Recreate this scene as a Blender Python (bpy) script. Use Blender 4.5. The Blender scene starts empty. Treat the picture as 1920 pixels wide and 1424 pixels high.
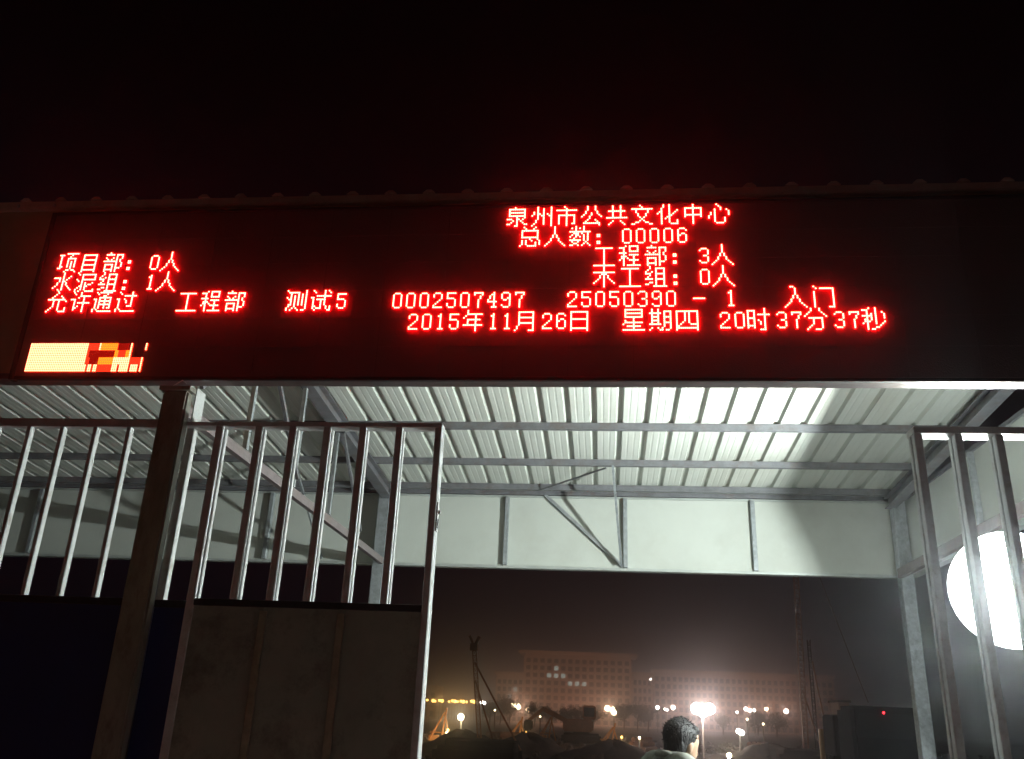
import bpy, bmesh, math, random
from mathutils import Vector, Matrix, Euler

random.seed(7)
C = bpy.context.scene.collection
SC = bpy.context.scene

# ------------------------------------------------------------------ camera
CAM = Vector((0.0, 0.0, 1.70))
FPX = 1625.0                                   # focal length in pixels of the 1920 px photograph
PITCH, YAW, ROLL = map(math.radians, (21.25, -6.5, 2.5))
FW = Vector((math.sin(YAW) * math.cos(PITCH), math.cos(YAW) * math.cos(PITCH), math.sin(PITCH)))
RT = Vector((math.cos(YAW), -math.sin(YAW), 0.0))
UP = RT.cross(FW)
RT, UP = RT * math.cos(ROLL) + UP * math.sin(ROLL), UP * math.cos(ROLL) - RT * math.sin(ROLL)
cd = bpy.data.cameras.new('camera')
cd.sensor_width = 36.0
cd.lens = 36.0 * FPX / 1920.0
cd.clip_start = 0.05
cd.clip_end = 4000.0
cam = bpy.data.objects.new('camera', cd)
C.objects.link(cam)
cam.matrix_world = Matrix(((RT.x, UP.x, -FW.x, CAM.x), (RT.y, UP.y, -FW.y, CAM.y), (RT.z, UP.z, -FW.z, CAM.z), (0, 0, 0, 1)))
SC.camera = cam

# ------------------------------------------------------------------ night sky
w = bpy.data.worlds.new('World')
SC.world = w
w.use_nodes = True
nt = w.node_tree
nt.nodes.clear()
out = nt.nodes.new('ShaderNodeOutputWorld')
bg = nt.nodes.new('ShaderNodeBackground')
tc = nt.nodes.new('ShaderNodeTexCoord')
sx = nt.nodes.new('ShaderNodeSeparateXYZ')
rp = nt.nodes.new('ShaderNodeValToRGB')
nt.links.new(tc.outputs['Generated'], sx.inputs[0])
nt.links.new(sx.outputs['Z'], rp.inputs[0])
rp.color_ramp.elements[0].position = 0.0
rp.color_ramp.elements[0].color = (0.0075, 0.0040, 0.0062, 1)   # city glow at the horizon
rp.color_ramp.elements[1].position = 0.62
rp.color_ramp.elements[1].color = (0.0010, 0.0003, 0.0004, 1)
e = rp.color_ramp.elements.new(0.22)
e.color = (0.0034, 0.0017, 0.0030, 1)
nt.links.new(rp.outputs[0], bg.inputs[0])
bg.inputs[1].default_value = 1.0
nt.links.new(bg.outputs[0], out.inputs[0])

SC.view_settings.view_transform = 'Standard'
SC.view_settings.look = 'None'
SC.view_settings.exposure = 0.0
SC.view_settings.gamma = 1.0
SC.view_settings.use_curve_mapping = False
SC.render.engine = 'CYCLES'
cy = SC.cycles
cy.use_denoising = True
cy.max_bounces = 6
cy.diffuse_bounces = 3
cy.glossy_bounces = 3
cy.transmission_bounces = 3
cy.volume_bounces = 0
cy.sample_clamp_indirect = 4.0
cy.caustics_reflective = False
cy.caustics_refractive = False


# ------------------------------------------------------------------ helpers
def pray(x, y):
    return (FW * FPX + RT * (x - 960.0) + UP * (712.0 - y)).normalized()


def at(x, y, Y):
    """the point of the world plane at depth Y seen at photo pixel (x, y)"""
    r = pray(x, y)
    return CAM + r * (Y / r.y)


def mat(name, col, rough=0.6, metal=0.0, noise=0.0, nscale=8.0, bump=0.0, bscale=40.0, spec=0.5, stretch=(1, 1, 1),
        dirt=None, dirt_amt=0.0, dirt_scale=3.0):
    m = bpy.data.materials.new(name)
    m.use_nodes = True
    t = m.node_tree
    b = t.nodes['Principled BSDF']
    b.inputs['Base Color'].default_value = (*col, 1)
    b.inputs['Roughness'].default_value = rough
    b.inputs['Metallic'].default_value = metal
    b.inputs['Specular IOR Level'].default_value = spec
    if noise or bump or dirt:
        c = t.nodes.new('ShaderNodeTexCoord')
        mp = t.nodes.new('ShaderNodeMapping')
        mp.inputs['Scale'].default_value = stretch
        t.links.new(c.outputs['Object'], mp.inputs[0])
    last = None
    if noise:
        n = t.nodes.new('ShaderNodeTexNoise')
        n.inputs['Scale'].default_value = nscale
        n.inputs['Detail'].default_value = 6
        n.inputs['Roughness'].default_value = 0.65
        t.links.new(mp.outputs[0], n.inputs[0])
        r = t.nodes.new('ShaderNodeValToRGB')
        r.color_ramp.elements[0].position = 0.3
        r.color_ramp.elements[1].position = 0.72
        r.color_ramp.elements[0].color = (*[max(0, v * (1 - noise)) for v in col], 1)
        r.color_ramp.elements[1].color = (*[min(1, v * (1 + noise)) for v in col], 1)
        t.links.new(n.outputs[0], r.inputs[0])
        t.links.new(r.outputs[0], b.inputs['Base Color'])
        last = r
    if dirt:
        n3 = t.nodes.new('ShaderNodeTexNoise')
        n3.inputs['Scale'].default_value = dirt_scale
        n3.inputs['Detail'].default_value = 8
        n3.inputs['Roughness'].default_value = 0.75
        t.links.new(mp.outputs[0], n3.inputs[0])
        r3 = t.nodes.new('ShaderNodeValToRGB')
        r3.color_ramp.elements[0].position = 0.5
        r3.color_ramp.elements[1].position = 0.68
        r3.color_ramp.elements[0].color = (0, 0, 0, 1)
        r3.color_ramp.elements[1].color = (dirt_amt,) * 3 + (1,)
        t.links.new(n3.outputs[0], r3.inputs[0])
        mx = t.nodes.new('ShaderNodeMixRGB')
        mx.inputs[2].default_value = (*dirt, 1)
        t.links.new(r3.outputs[0], mx.inputs[0])
        if last:
            t.links.new(last.outputs[0], mx.inputs[1])
        else:
            mx.inputs[1].default_value = (*col, 1)
        t.links.new(mx.outputs[0], b.inputs['Base Color'])
    if bump:
        n2 = t.nodes.new('ShaderNodeTexNoise')
        n2.inputs['Scale'].default_value = bscale
        n2.inputs['Detail'].default_value = 5
        t.links.new(mp.outputs[0], n2.inputs[0])
        bp = t.nodes.new('ShaderNodeBump')
        bp.inputs['Strength'].default_value = bump
        bp.inputs['Distance'].default_value = 0.01
        t.links.new(n2.outputs[0], bp.inputs['Height'])
        t.links.new(bp.outputs[0], b.inputs['Normal'])
    return m


def emis(name, col, strength):
    m = bpy.data.materials.new(name)
    m.use_nodes = True
    t = m.node_tree
    b = t.nodes['Principled BSDF']
    b.inputs['Base Color'].default_value = (0.05, 0.05, 0.05, 1)
    b.inputs['Emission Color'].default_value = (*col, 1)
    b.inputs['Emission Strength'].default_value = strength
    return m


def link(name, bm, m, parent=None, smooth=False, loc=None):
    me = bpy.data.meshes.new(name)
    bmesh.ops.recalc_face_normals(bm, faces=bm.faces)
    bm.to_mesh(me)
    bm.free()
    if smooth:
        for p in me.polygons:
            p.use_smooth = True
    for mm in (m if isinstance(m, (list, tuple)) else [m]):
        me.materials.append(mm)
    o = bpy.data.objects.new(name, me)
    C.objects.link(o)
    if parent is not None:
        o.parent = parent
    if loc is not None:
        o.location = loc
    return o


def empty(name, loc, label, cat, group=None):
    o = bpy.data.objects.new(name, None)
    o.empty_display_size = 0.1
    C.objects.link(o)
    o.location = loc
    return tag(o, label, cat, group)


def tag(o, label=None, cat=None, group=None, kind=None):
    if label:
        o['label'] = label
    if cat:
        o['category'] = cat
    if group:
        o['group'] = group
    if kind:
        o['kind'] = kind
    return o


def box(bm, x0, x1, y0, y1, z0, z1, mi=0):
    vs = [bm.verts.new(p) for p in ((x0, y0, z0), (x1, y0, z0), (x1, y1, z0), (x0, y1, z0), (x0, y0, z1), (x1, y0, z1), (x1, y1, z1), (x0, y1, z1))]
    for f in ((0, 3, 2, 1), (4, 5, 6, 7), (0, 1, 5, 4), (1, 2, 6, 5), (2, 3, 7, 6), (3, 0, 4, 7)):
        fc = bm.faces.new([vs[i] for i in f])
        fc.material_index = mi
    return vs


def bbox(name, x0, x1, y0, y1, z0, z1, m, parent=None, bev=0.0, seg=1):
    """a bevelled box, stored relative to its parent"""
    o3 = parent_origin(parent)
    bm = bmesh.new()
    box(bm, x0 - o3.x, x1 - o3.x, y0 - o3.y, y1 - o3.y, z0 - o3.z, z1 - o3.z)
    if bev:
        bmesh.ops.bevel(bm, geom=bm.edges[:], offset=bev, segments=seg, affect='EDGES')
    return link(name, bm, m, parent)


def parent_origin(p):
    v = Vector((0, 0, 0))
    while p is not None:
        v += p.location
        p = p.parent
    return v


def bar(bm, a, b, w, h=None, n=4, mi=0, up=None):
    """a prism of section w x h from a to b"""
    a, b = Vector(a), Vector(b)
    h = h or w
    d = (b - a).normalized()
    u = Vector(up) if up else (Vector((0, 0, 1)) if abs(d.z) < 0.9 else Vector((0, 1, 0)))
    s = d.cross(u).normalized()
    u = s.cross(d).normalized()
    ra, rb = [], []
    for i in range(n):
        t = 2 * math.pi * (i + 0.5) / n
        k = 1 / math.cos(math.pi / n) / 2
        off = s * math.cos(t) * w * k + u * math.sin(t) * h * k
        ra.append(bm.verts.new(a + off))
        rb.append(bm.verts.new(b + off))
    for i in range(n):
        j = (i + 1) % n
        bm.faces.new((ra[i], ra[j], rb[j], rb[i])).material_index = mi
    bm.faces.new(ra[::-1]).material_index = mi
    bm.faces.new(rb).material_index = mi


def part_bar(name, a, b, w, h, m, parent, n=4, up=None):
    o3 = parent_origin(parent)
    bm = bmesh.new()
    bar(bm, Vector(a) - o3, Vector(b) - o3, w, h, n, 0, up)
    return link(name, bm, m, parent)


def copy_tree(o, parent=None):
    c = o.copy()
    C.objects.link(c)
    c.parent = parent
    for ch in list(o.children):
        copy_tree(ch, c)
    return c


# ------------------------------------------------------------------ materials
M_roof = mat('white_painted_roof_sheet', (0.72, 0.75, 0.70), 0.45, noise=0.06, nscale=2.5, stretch=(1, 0.25, 1), dirt=(0.42, 0.40, 0.33), dirt_amt=0.35, dirt_scale=1.7)
M_panel = mat('white_sandwich_panel', (0.70, 0.74, 0.69), 0.55, noise=0.05, nscale=1.6, bump=0.05, bscale=3, dirt=(0.46, 0.45, 0.38), dirt_amt=0.25, dirt_scale=0.9)
M_panelend = mat('panel_edge_flashing', (0.62, 0.66, 0.64), 0.4, metal=0.3, noise=0.15, nscale=12, stretch=(0.3, 1, 1))
M_purlin = mat('grey_primed_steel', (0.20, 0.205, 0.225), 0.5, metal=0.15, noise=0.22, nscale=9, bump=0.15, dirt=(0.16, 0.10, 0.07), dirt_amt=0.5, dirt_scale=5)
M_galv = mat('galvanised_steel', (0.46, 0.50, 0.53), 0.38, metal=0.4, noise=0.28, nscale=22, bump=0.06)
M_chord = mat('brown_red_primer_steel', (0.24, 0.205, 0.21), 0.5, metal=0.1, noise=0.2, nscale=14, dirt=(0.2, 0.12, 0.08), dirt_amt=0.5)
M_bar = mat('bare_steel_tube', (0.74, 0.76, 0.76), 0.36, metal=0.0, noise=0.16, nscale=18, bump=0.08, bscale=60, dirt=(0.20, 0.13, 0.07), dirt_amt=0.55, dirt_scale=9)
M_slot = mat('slot_shade_and_dark_rail', (0.035, 0.037, 0.04), 0.6, metal=0.2, noise=0.3, nscale=30)  # near-black stands for shade inside the channel slots; dark rails share it
M_post = mat('weathered_steel_post', (0.33, 0.33, 0.28), 0.36, metal=0.1, noise=0.3, nscale=7, bump=0.25, bscale=25, stretch=(1, 1, 0.35), dirt=(0.13, 0.08, 0.045), dirt_amt=0.8, dirt_scale=6)
M_gate_sheet = mat('olive_brown_sheet', (0.36, 0.40, 0.33), 0.6, metal=0.1, noise=0.18, nscale=3, bump=0.1, bscale=12, dirt=(0.13, 0.13, 0.10), dirt_amt=0.8, dirt_scale=2.5)
M_gate_rib = mat('rusty_stiffener', (0.42, 0.38, 0.28), 0.45, metal=0.3, noise=0.3, nscale=10)
M_blue = mat('blue_fence_sheet', (0.022, 0.034, 0.16), 0.5, noise=0.12, nscale=3, bump=0.05)
M_fascia = mat('brown_grey_fascia_panel', (0.52, 0.36, 0.24), 0.55, noise=0.12, nscale=3, bump=0.06, bscale=10)
M_cap = mat('pale_cap_flashing', (0.72, 0.62, 0.54), 0.45, metal=0.2, noise=0.15, nscale=9)
M_trim = mat('soffit_trim_steel', (0.27, 0.235, 0.24), 0.30, metal=0.75, noise=0.3, nscale=11, bump=0.25, bscale=30, stretch=(0.5, 1, 1), dirt=(0.22, 0.17, 0.14), dirt_amt=0.7, dirt_scale=8)
M_black = mat('black_led_plastic', (0.11, 0.085, 0.09), 0.75, bump=0.3, bscale=160)
M_cab = mat('black_cabinet_steel', (0.03, 0.028, 0.03), 0.5, metal=0.2, noise=0.2)
M_led = emis('led_red_white_hot', (1.0, 0.36, 0.19), 9.5)
M_led_y = emis('led_pale_yellow', (1.0, 0.27, 0.135), 6.2)
M_led_o = emis('led_amber', (1.0, 0.24, 0.006), 2.3)
M_led_r = emis('led_red', (1.0, 0.035, 0.01), 1.5)
M_led_d = emis('led_dim_red', (1.0, 0.01, 0.004), 0.35)
M_halo = emis('led_red_halo_rim', (1.0, 0.001, 0.0020), 145.0)  # rim glow stands for the red bloom round each lit LED
M_halo2 = emis('led_soft_halo_rim', (1.0, 0.02, 0.004), 12.0)  # weaker rim glow for the red halo round the patchwork bar
M_brass = mat('yellow_zinc_bracket', (0.65, 0.45, 0.16), 0.35, metal=0.9)
M_bolt = mat('zinc_bolt', (0.7, 0.7, 0.7), 0.3, metal=0.9)

# ------------------------------------------------------------------ added mist volume standing in for lens bloom
bm = bmesh.new()
box(bm, -330, 330, -60, 470, -1.2, 46)
glow_haze = link('glow_haze', bm, None or bpy.data.materials.new('bloom_haze'))
hm = glow_haze.data.materials[0]
hm.use_nodes = True
hm.node_tree.nodes.clear()
ho = hm.node_tree.nodes.new('ShaderNodeOutputMaterial')
hv = hm.node_tree.nodes.new('ShaderNodeVolumePrincipled')
hv.inputs['Color'].default_value = (0.9, 0.93, 1.0, 1)
hv.inputs['Density'].default_value = 0.0036
hv.inputs['Anisotropy'].default_value = 0.94
hm.node_tree.links.new(hv.outputs[0], ho.inputs['Volume'])
tag(glow_haze, kind='stuff')
glow_haze.display_type = 'WIRE'

# ------------------------------------------------------------------ ground
M_dirt = mat('compacted_site_earth', (0.10, 0.075, 0.055), 0.95, noise=0.4, nscale=0.5, bump=0.6, bscale=2)
M_conc = mat('concrete_apron', (0.26, 0.25, 0.23), 0.85, noise=0.2, nscale=1.2, bump=0.2, bscale=10)
bm = bmesh.new()
N = 48
gx = [-900 + 1800 * i / N for i in range(N + 1)]
gy = [-300 + 1500 * (j / N) for j in range(N + 1)]
vs = [[bm.verts.new((x, y, (random.uniform(-0.25, 0.05) if (y > 20) else 0.0))) for x in gx] for y in gy]
for j in range(N):
    for i in range(N):
        bm.faces.new((vs[j][i], vs[j][i + 1], vs[j + 1][i + 1], vs[j + 1][i]))
tag(link('ground', bm, M_dirt), kind='structure')
bm = bmesh.new()
box(bm, -9, 6, -6, 12, 0.01, 0.045)
tag(link('road', bm, M_conc), kind='structure')

# ------------------------------------------------------------------ the gate shed
RS = 0.077                                     # fall of the roof towards the back


def roof_z(Y):
    return 4.25 - RS * (Y - 4.0)


shed = empty('gate_shed', (0.25, 4.0, 0.12), 'open steel gate shed with white ribbed roof and back band, seen from below', 'shed')
O = parent_origin(shed)

# roof sheets: pans with trapezoid ribs, each sheet four ribs wide
PITCH_R = 0.2135


def roof_sheet(x0, y0, y1, dz=0.0):
    bm = bmesh.new()
    prof = []
    for k in range(4):
        b = x0 + k * PITCH_R
        prof += [(b, 0.0), (b + 0.036, 0.0), (b + 0.040, 0.0016), (b + 0.050, 0.0016), (b + 0.054, 0.0),
                 (b + 0.092, 0.0), (b + 0.096, 0.0016), (b + 0.106, 0.0016), (b + 0.110, 0.0), (b + 0.152, 0.0),
                 (b + 0.166, 0.030), (b + 0.196, 0.030), (b + PITCH_R - 0.002, 0.0)]
    ys = [y0, y1]
    for th in (0.0, 0.0012):
        rows = [[bm.verts.new((x - O.x, y - O.y, roof_z(y) + z + dz + th - O.z)) for x, z in prof] for y in ys]
        for i in range(len(prof) - 1):
            bm.faces.new((rows[0][i], rows[0][i + 1], rows[1][i + 1], rows[1][i]))
    return link('roof_sheet', bm, M_roof, shed)


x = -9.02
k = 0
while x < 2.75:
    roof_sheet(x, 4.047, 8.95, 0.0 if k % 2 else 0.0015)
    x += 4 * PITCH_R
    k += 1

# purlins (C section: web and lower lip seen), running the length of the shed
for Y in (4.55, 5.25, 5.92, 6.93, 7.80, 8.52):
    z = roof_z(Y) - 0.001
    o = bbox('purlin', -9.0, 2.9, Y - 0.003, Y, z - 0.056, z, M_purlin, shed)
    bbox('purlin_flange', -9.0, 2.9, Y + 0.0005, Y + 0.045, z - 0.056, z - 0.053, M_purlin, o)
    bbox('purlin_lip', -9.0, 2.9, Y + 0.0455, Y + 0.048, z - 0.056, z - 0.040, M_purlin, o)


def i_beam(name, a, b, w, h, m, parent):
    o = part_bar(name, a, b, w * 0.16, h - 0.0162, m, parent)
    d = (Vector(b) - Vector(a)).normalized()
    s = d.cross(Vector((0, 0, 1))).normalized()
    u = s.cross(d).normalized()
    for sg in (-1, 1):
        off = u * sg * (h / 2 - 0.004)
        part_bar('flange', Vector(a) + off, Vector(b) + off, w, 0.008, m, o)
    return o


for X in (-7.2, -2.21, 2.77):
    dr = 0.056 + 0.055
    if X == -2.21:
        i_beam('rafter', (X, 4.12, roof_z(4.12) - dr), (X, 8.55, roof_z(8.55) - dr), 0.105, 0.11, M_purlin, shed)
    else:
        i_beam('rafter', (X, 4.08, roof_z(4.08) - dr), (X, 8.62, roof_z(8.62) - dr), 0.10, 0.11, M_purlin, shed)

# front post that carries the fascia
post = bbox('front_post', -2.235, -2.100, 3.938, 4.000, 0.045, 3.178, M_post, shed, 0.010, 2)
bbox('cap_plate', -2.252, -2.088, 3.930, 3.998, 3.1785, 3.200, M_post, post)
bbox('gusset', -2.091, -2.085, 4.001, 4.098, 3.036, 3.215, M_bar, post)
bbox('front_post', 2.70, 2.83, 3.925, 4.045, 0.12, 3.178, M_post, shed, 0.010, 2)
bbox('front_post', -7.27, -7.14, 3.925, 4.045, 0.12, 3.178, M_post, shed, 0.010, 2)
# back columns
for X in (-7.2, -2.245, 2.84):
    bbox('back_column', X - 0.06, X + 0.06, 8.57, 8.69, 0.12, roof_z(8.6) - 0.09, M_galv if X > -3 else M_purlin, shed, 0.006)

# truss: level bottom chord, posts and braces up to the rafter
ch = part_bar('bottom_chord', (-2.21, 4.08, 3.14), (-2.21, 8.56, 3.10), 0.040, 0.062, M_chord, shed)
part_bar('chord_lip', (-2.236, 4.09, 3.19), (-2.236, 8.55, 3.15), 0.006, 0.02, M_purlin, ch)
for Y in (4.97, 5.86, 6.73, 7.6):
    part_bar('truss_web', (-2.21, Y, 3.183 - 0.009 * (Y - 4.08)), (-2.21, Y, roof_z(Y) - 0.190), 0.028, 0.034, M_galv, shed)
for a, b in (((-2.17, 4.2, 3.30), (-2.17, 4.95, 3.90)), ((-2.17, 5.0, 3.95), (-2.17, 5.83, 3.22)), ((-2.17, 6.75, 3.86), (-2.17, 7.56, 3.2))):
    part_bar('truss_brace', a, b, 0.022, 0.03, M_purlin, shed)
for X in (-7.2, 2.77):
    part_bar('bottom_chord', (X, 4.08, 3.14), (X, 8.56, 3.10), 0.045, 0.085, M_chord, shed)

# back band of white panels under the eave, its trims and the studs on it
xb = [-9.0, -6.05, -3.515, -2.25, -1.0, 0.20, 1.47, 2.95]
zb0 = 3.115
for a, b in zip(xb[:-1], xb[1:]):
    if b - a > 1.5:
        mids = [a, (a + b) / 2, b]
    else:
        mids = [a, b]
    for p, q in zip(mids[:-1], mids[1:]):
        bbox('back_panel', p + 0.0007, q - 0.0007, 8.750, 8.80, zb0, 3.835, M_panel, shed)
bbox('panel_base_trim', -9.0, 2.95, 8.722, 8.812, zb0 - 0.028, zb0 - 0.0005, M_panelend, shed, 0.003)
bbox('panel_head_trim', -9.0, 2.95, 8.728, 8.7495, 3.812, 3.832, M_panelend, shed, 0.002)
bbox('eave_angle', -9.0, 2.95, 8.700, 8.81, 3.8355, 3.875, M_purlin, shed)
for X in (-6.1, -3.49, -0.985, 0.215, 1.475):
    bbox('wall_stud', X - 0.02, X + 0.022, 8.695, 8.7485, zb0 + 0.002, 3.811, M_galv, shed, 0.003)
part_bar('wall_brace', (-0.60, 8.72, 3.84), (0.19, 8.72, 3.13), 0.028, 0.032, M_galv, shed)
part_bar('eave_strut', (0.083, 7.802, 3.905), (0.175, 8.66, 3.13), 0.020, 0.026, M_galv, shed)
part_bar('eave_strut', (-2.96, 7.802, 3.905), (-2.86, 8.66, 3.13), 0.020, 0.026, M_galv, shed)
part_bar('sag_rod', (0.02, 7.83, 3.885), (-0.62, 8.50, 3.842), 0.016, 0.016, M_purlin, shed, 6)
# side band at the right end
for a, b in ((4.05, 5.6), (5.6, 7.15), (7.15, 8.70)):
    bbox('side_panel', 2.905, 2.955, a + 0.0007, b - 0.0007, zb0, 3.84, M_panel, shed)
bbox('side_trim', 2.885, 2.965, 4.05, 8.70, zb0 - 0.028, zb0 - 0.0005, M_panelend, shed)
bbox('corner_angle', 2.885, 2.904, 4.05, 8.70, 3.80, 3.835, M_purlin, shed)
for Y in (5.3, 6.9):
    bbox('wall_stud', 2.86, 2.9035, Y, Y + 0.04, zb0 + 0.002, 3.80, M_galv, shed, 0.003)

# fascia behind the display, its cap, and the trim along its lower edge
xs = [-9.0 + 1.0 * i for i in range(13)]
for a, b in zip(xs[:-1], xs[1:]):
    bbox('fascia_panel', a + 0.001, b - 0.001, 3.995, 4.045, 3.292, 4.292, M_fascia, shed)
bbox('fascia_trim', -9.0, 3.0, 3.985, 4.090, 3.258, 3.2905, M_trim, shed, 0.004)
bbox('cap_flashing', -9.0, 3.0, 3.960, 4.060, 4.2925, 4.340, M_cap, shed, 0.006, 2)
for X, Y, wd in ((-0.12, 3.979, 0.07), (-0.02, 3.9785, 0.05), (-0.20, 3.979, 0.03), (-0.62, 3.9785, 0.03)):
    bm = bmesh.new()
    box(bm, X - wd / 2 - O.x, X + wd / 2 - O.x, Y - O.y, Y + 0.005 - O.y, 3.263 - O.z, 3.277 - O.z)
    box(bm, X - wd / 6 - O.x, X + wd / 6 - O.x, Y - 0.004 - O.y, Y - 0.0002 - O.y, 3.266 - O.z, 3.286 - O.z)
    link('bracket', bm, M_brass if wd > 0.04 else M_bolt, shed)
part_bar('wire_end', (-2.18, 3.93, 3.200), (-2.12, 3.90, 3.218), 0.004, 0.004, M_bolt, shed, 6)
part_bar('wire_end', (-2.12, 3.90, 3.218), (-2.10, 3.91, 3.205), 0.004, 0.004, M_bolt, shed, 6)
for X in (-3.34, -3.12):
    bbox('cap_bolt', X, X + 0.012, 3.950, 3.9595, 4.296, 4.316, M_bolt, shed)
# trapezoid rib ends of the roof showing above the cap
for i in range(54):
    X = -8.85 + i * PITCH_R + 0.0
    if X > 2.6:
        break
    bm = bmesh.new()
    pr = [(-0.034, 0.0), (-0.013, 0.019), (0.013, 0.019), (0.034, 0.0)]
    va = [bm.verts.new((X + p[0] - O.x, 3.955 - O.y, 4.3405 + p[1] - O.z)) for p in pr]
    vb = [bm.verts.new((X + p[0] - O.x, 4.30 - O.y, 4.330 + p[1] - O.z)) for p in pr]
    for q in range(4):
        bm.faces.new((va[q], va[(q + 1) % 4], vb[(q + 1) % 4], vb[q]))
    bm.faces.new(va)
    bm.faces.new(vb)
    link('rib_end', bm, M_cap, shed)

# ------------------------------------------------------------------ LED display
G = {}


def g(ch, s):
    G[ch] = s.split()


g('泉', '....#...... .#########. .#.......#. .#########. .#.......#. .#########. .....#...#. ###..##.#.. ...#.#.#... ..#..#..#.. ##...#...## ....##.....')
g('州', '...#......# ...#..#...# ...#..#...# .#.#..#...# .#.##.#.#.# #..#.##..## ...#..#...# ...#..#...# ..#...#...# ..#...#...# .#....#...# #.........#')
g('市', '....#...... .....#..... ########### .....#..... .....#..... .#########. .#...#...#. .#...#...#. .#...#...#. .#...#...#. .#...#..##. .....#.....')
g('公', '...#...#... ...#...#... ...#...#... ..#.....#.. ..#..#..#.. .#...#...#. #...#.....# ....#...... ...#...#... ..#.....#.. .#########. .........#.')
g('共', '...#...#... ...#...#... ...#...#... .#########. ...#...#... ...#...#... ...#...#... ########### ........... ...#...#... ..#.....#.. .#.......#.')
g('文', '....#...... .....#..... ########### ..#.....#.. ..#.....#.. ...#...#... ...#...#... ....#.#.... .....#..... ....#.#.... ..##...##.. ##.......##')
g('化', '...#..#.... ...#..#.... ..#...#.... ..#...#...# .##...#..#. #.#...#.#.. ..#...##... ..#..##.... ..#.#.#.... ..#...#...# ..#...#...# ..#....####')
g('中', '.....#..... .....#..... .#########. .#...#...#. .#...#...#. .#...#...#. .#########. .#...#...#. .....#..... .....#..... .....#..... .....#.....')
g('心', '....#...... .....#..... ......#.... ...#..#..#. ...#......# .#.#......# .#.#......# #..#....... #..#....#.. ...#....#.. ...#....#.. ....####...')
g('总', '..#.....#.. ...#...#... .#########. .#.......#. .#.......#. .#.......#. .#########. .....#...#. .#.#..#...# .#.#....#.# .#.#....#.# #...#####..')
g('人', '.....#..... .....#..... .....#..... .....#..... .....#..... ....#.#.... ....#.#.... ...#...#... ...#...#... ..#.....#.. .#.......#. #.........#')
g('数', '...#...#... .#.#.#.#... ...#...#... ########### ..###.#..#. .#.##..#.#. #..#.#.#.#. ..#....#.#. ######.#.#. .#..#...#.. ..##...#.#. ##..#.#...#')
g('工', '........... .#########. .....#..... .....#..... .....#..... .....#..... .....#..... .....#..... .....#..... .....#..... .....#..... ###########')
g('木', '.....#..... .....#..... .....#..... ########### ....###.... ...#.#.#... ...#.#.#... ..#..#..#.. .#...#...#. #....#....# .....#..... .....#.....')
g('程', '...#.#####. ###..#...#. ..#..#...#. ..#..#####. ####....... ..#..#####. .###...#... .##.#..#... #.#..#####. ..#....#... ..#....#... ..#.#######')
g('部', '...#....... .#####.#### .......#..# .#...#.#..# ..#.#..#.#. ########.#. .......#..# .#####.#..# .#...#.#..# .#...#.###. .#####.#... .#...#.#...')
g('组', '..#........ ..#..#####. .#...#...#. #..#.#...#. ###..#####. ..#..#...#. .#...#...#. ####.#####. .....#...#. ..##.#...#. ##...#...#. ....#######')
g('项', '....####### ###....#... .#....#.... .#...#####. .#...#...#. .#...#.#.#. .#...#.#.#. .#...#.#.#. .##..#.#.#. ##.....#... .....##.##. ....#.....#')
g('目', '........... .########.. .#......#.. .#......#.. .########.. .#......#.. .#......#.. .########.. .#......#.. .#......#.. .########.. .#......#..')
g('水', '.....#..... .....#..... .....#...#. ####.#..#.. ...#.#.#... ...#.##.... ..#..#.#... ..#..#.#... .#...#..#.. #....#...#. ...#.#....# ....#......')
g('泥', '#.......... .#.######## ...#......# ...#......# #..######## .#.#....... ...#.#...#. ...#.#.##.. ..##.##.... .#.#.#..... #..#.#....# #.#...#####')
g('允', '.....#..... ....#...... ...#...#... ..#.....#.. ##########. ...#..#...# ...#..#.... ...#..#.... ...#..#.... ..#...#...# .#....#...# #......####')
g('许', '.#...#..... ..#..#..... .....###### ....#..#... ###....#... ..#....#... ..#.####### ..#....#... ..#.#..#... ..##...#... ..#....#... .......#...')
g('通', '.#.#######. ..#....#... .....##.... ...#######. ##.#..#..#. .#.#######. .#.#..#..#. .#.#######. .#.#..#..#. .#.#..#.##. #.#........ #..########')
g('过', '.#......#.. ..#.....#.. ....####### ........#.. ##..#...#.. .#...#..#.. .#...#..#.. .#......#.. .#....###.. .#......... #.#........ #..########')
g('测', '#.........# .######...# ..#...#.#.# ..#.#.#.#.# #.#.#.#.#.# .##.#.#.#.# ..#.#.#.#.# ..#.#.#.#.# .##.#.#.#.# .#..#.....# #..#.#....# #.#...#.##.')
g('试', '.#.....#.#. ..#....#..# .......#... ...######## ##.....#... .#.#####... .#...#.#... .#...#.#... .#...#.#... .##..#..#.# .#.###..#.# ..#......##')
g('入', '...##...... .....#..... .....#..... .....#..... .....#..... ....#.#.... ....#.#.... ...#...#... ...#...#... ..#.....#.. .#.......#. #.........#')
g('门', '.#......... ..#.####### ..........# .#........# .#........# .#........# .#........# .#........# .#........# .#........# .#........# .#......###')
g('年', '...#....... ...#....... ...######## ..#....#... .#.....#... ...#######. ...#...#... ...#...#... .########## .......#... .......#... .......#...')
g('月', '........... ..########. ..#......#. ..#......#. ..########. ..#......#. ..#......#. ..########. ..#......#. .#.......#. .#.......#. #......###.')
g('日', '........... .#########. .#.......#. .#.......#. .#.......#. .#########. .#.......#. .#.......#. .#.......#. .#.......#. .#########. .#.......#.')
g('星', '.#########. .#.......#. .#########. .#.......#. .#########. .....#..... .#...#..... .#########. #....#..... ..#######.. .....#..... ###########')
g('期', '.#..#...... .#..#..#### ######.#..# .#..#..#..# .####..#### .#..#..#..# .####..#..# .#..#..#### ######.#..# .......#..# .#..#.#...# #....##.##.')
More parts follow.
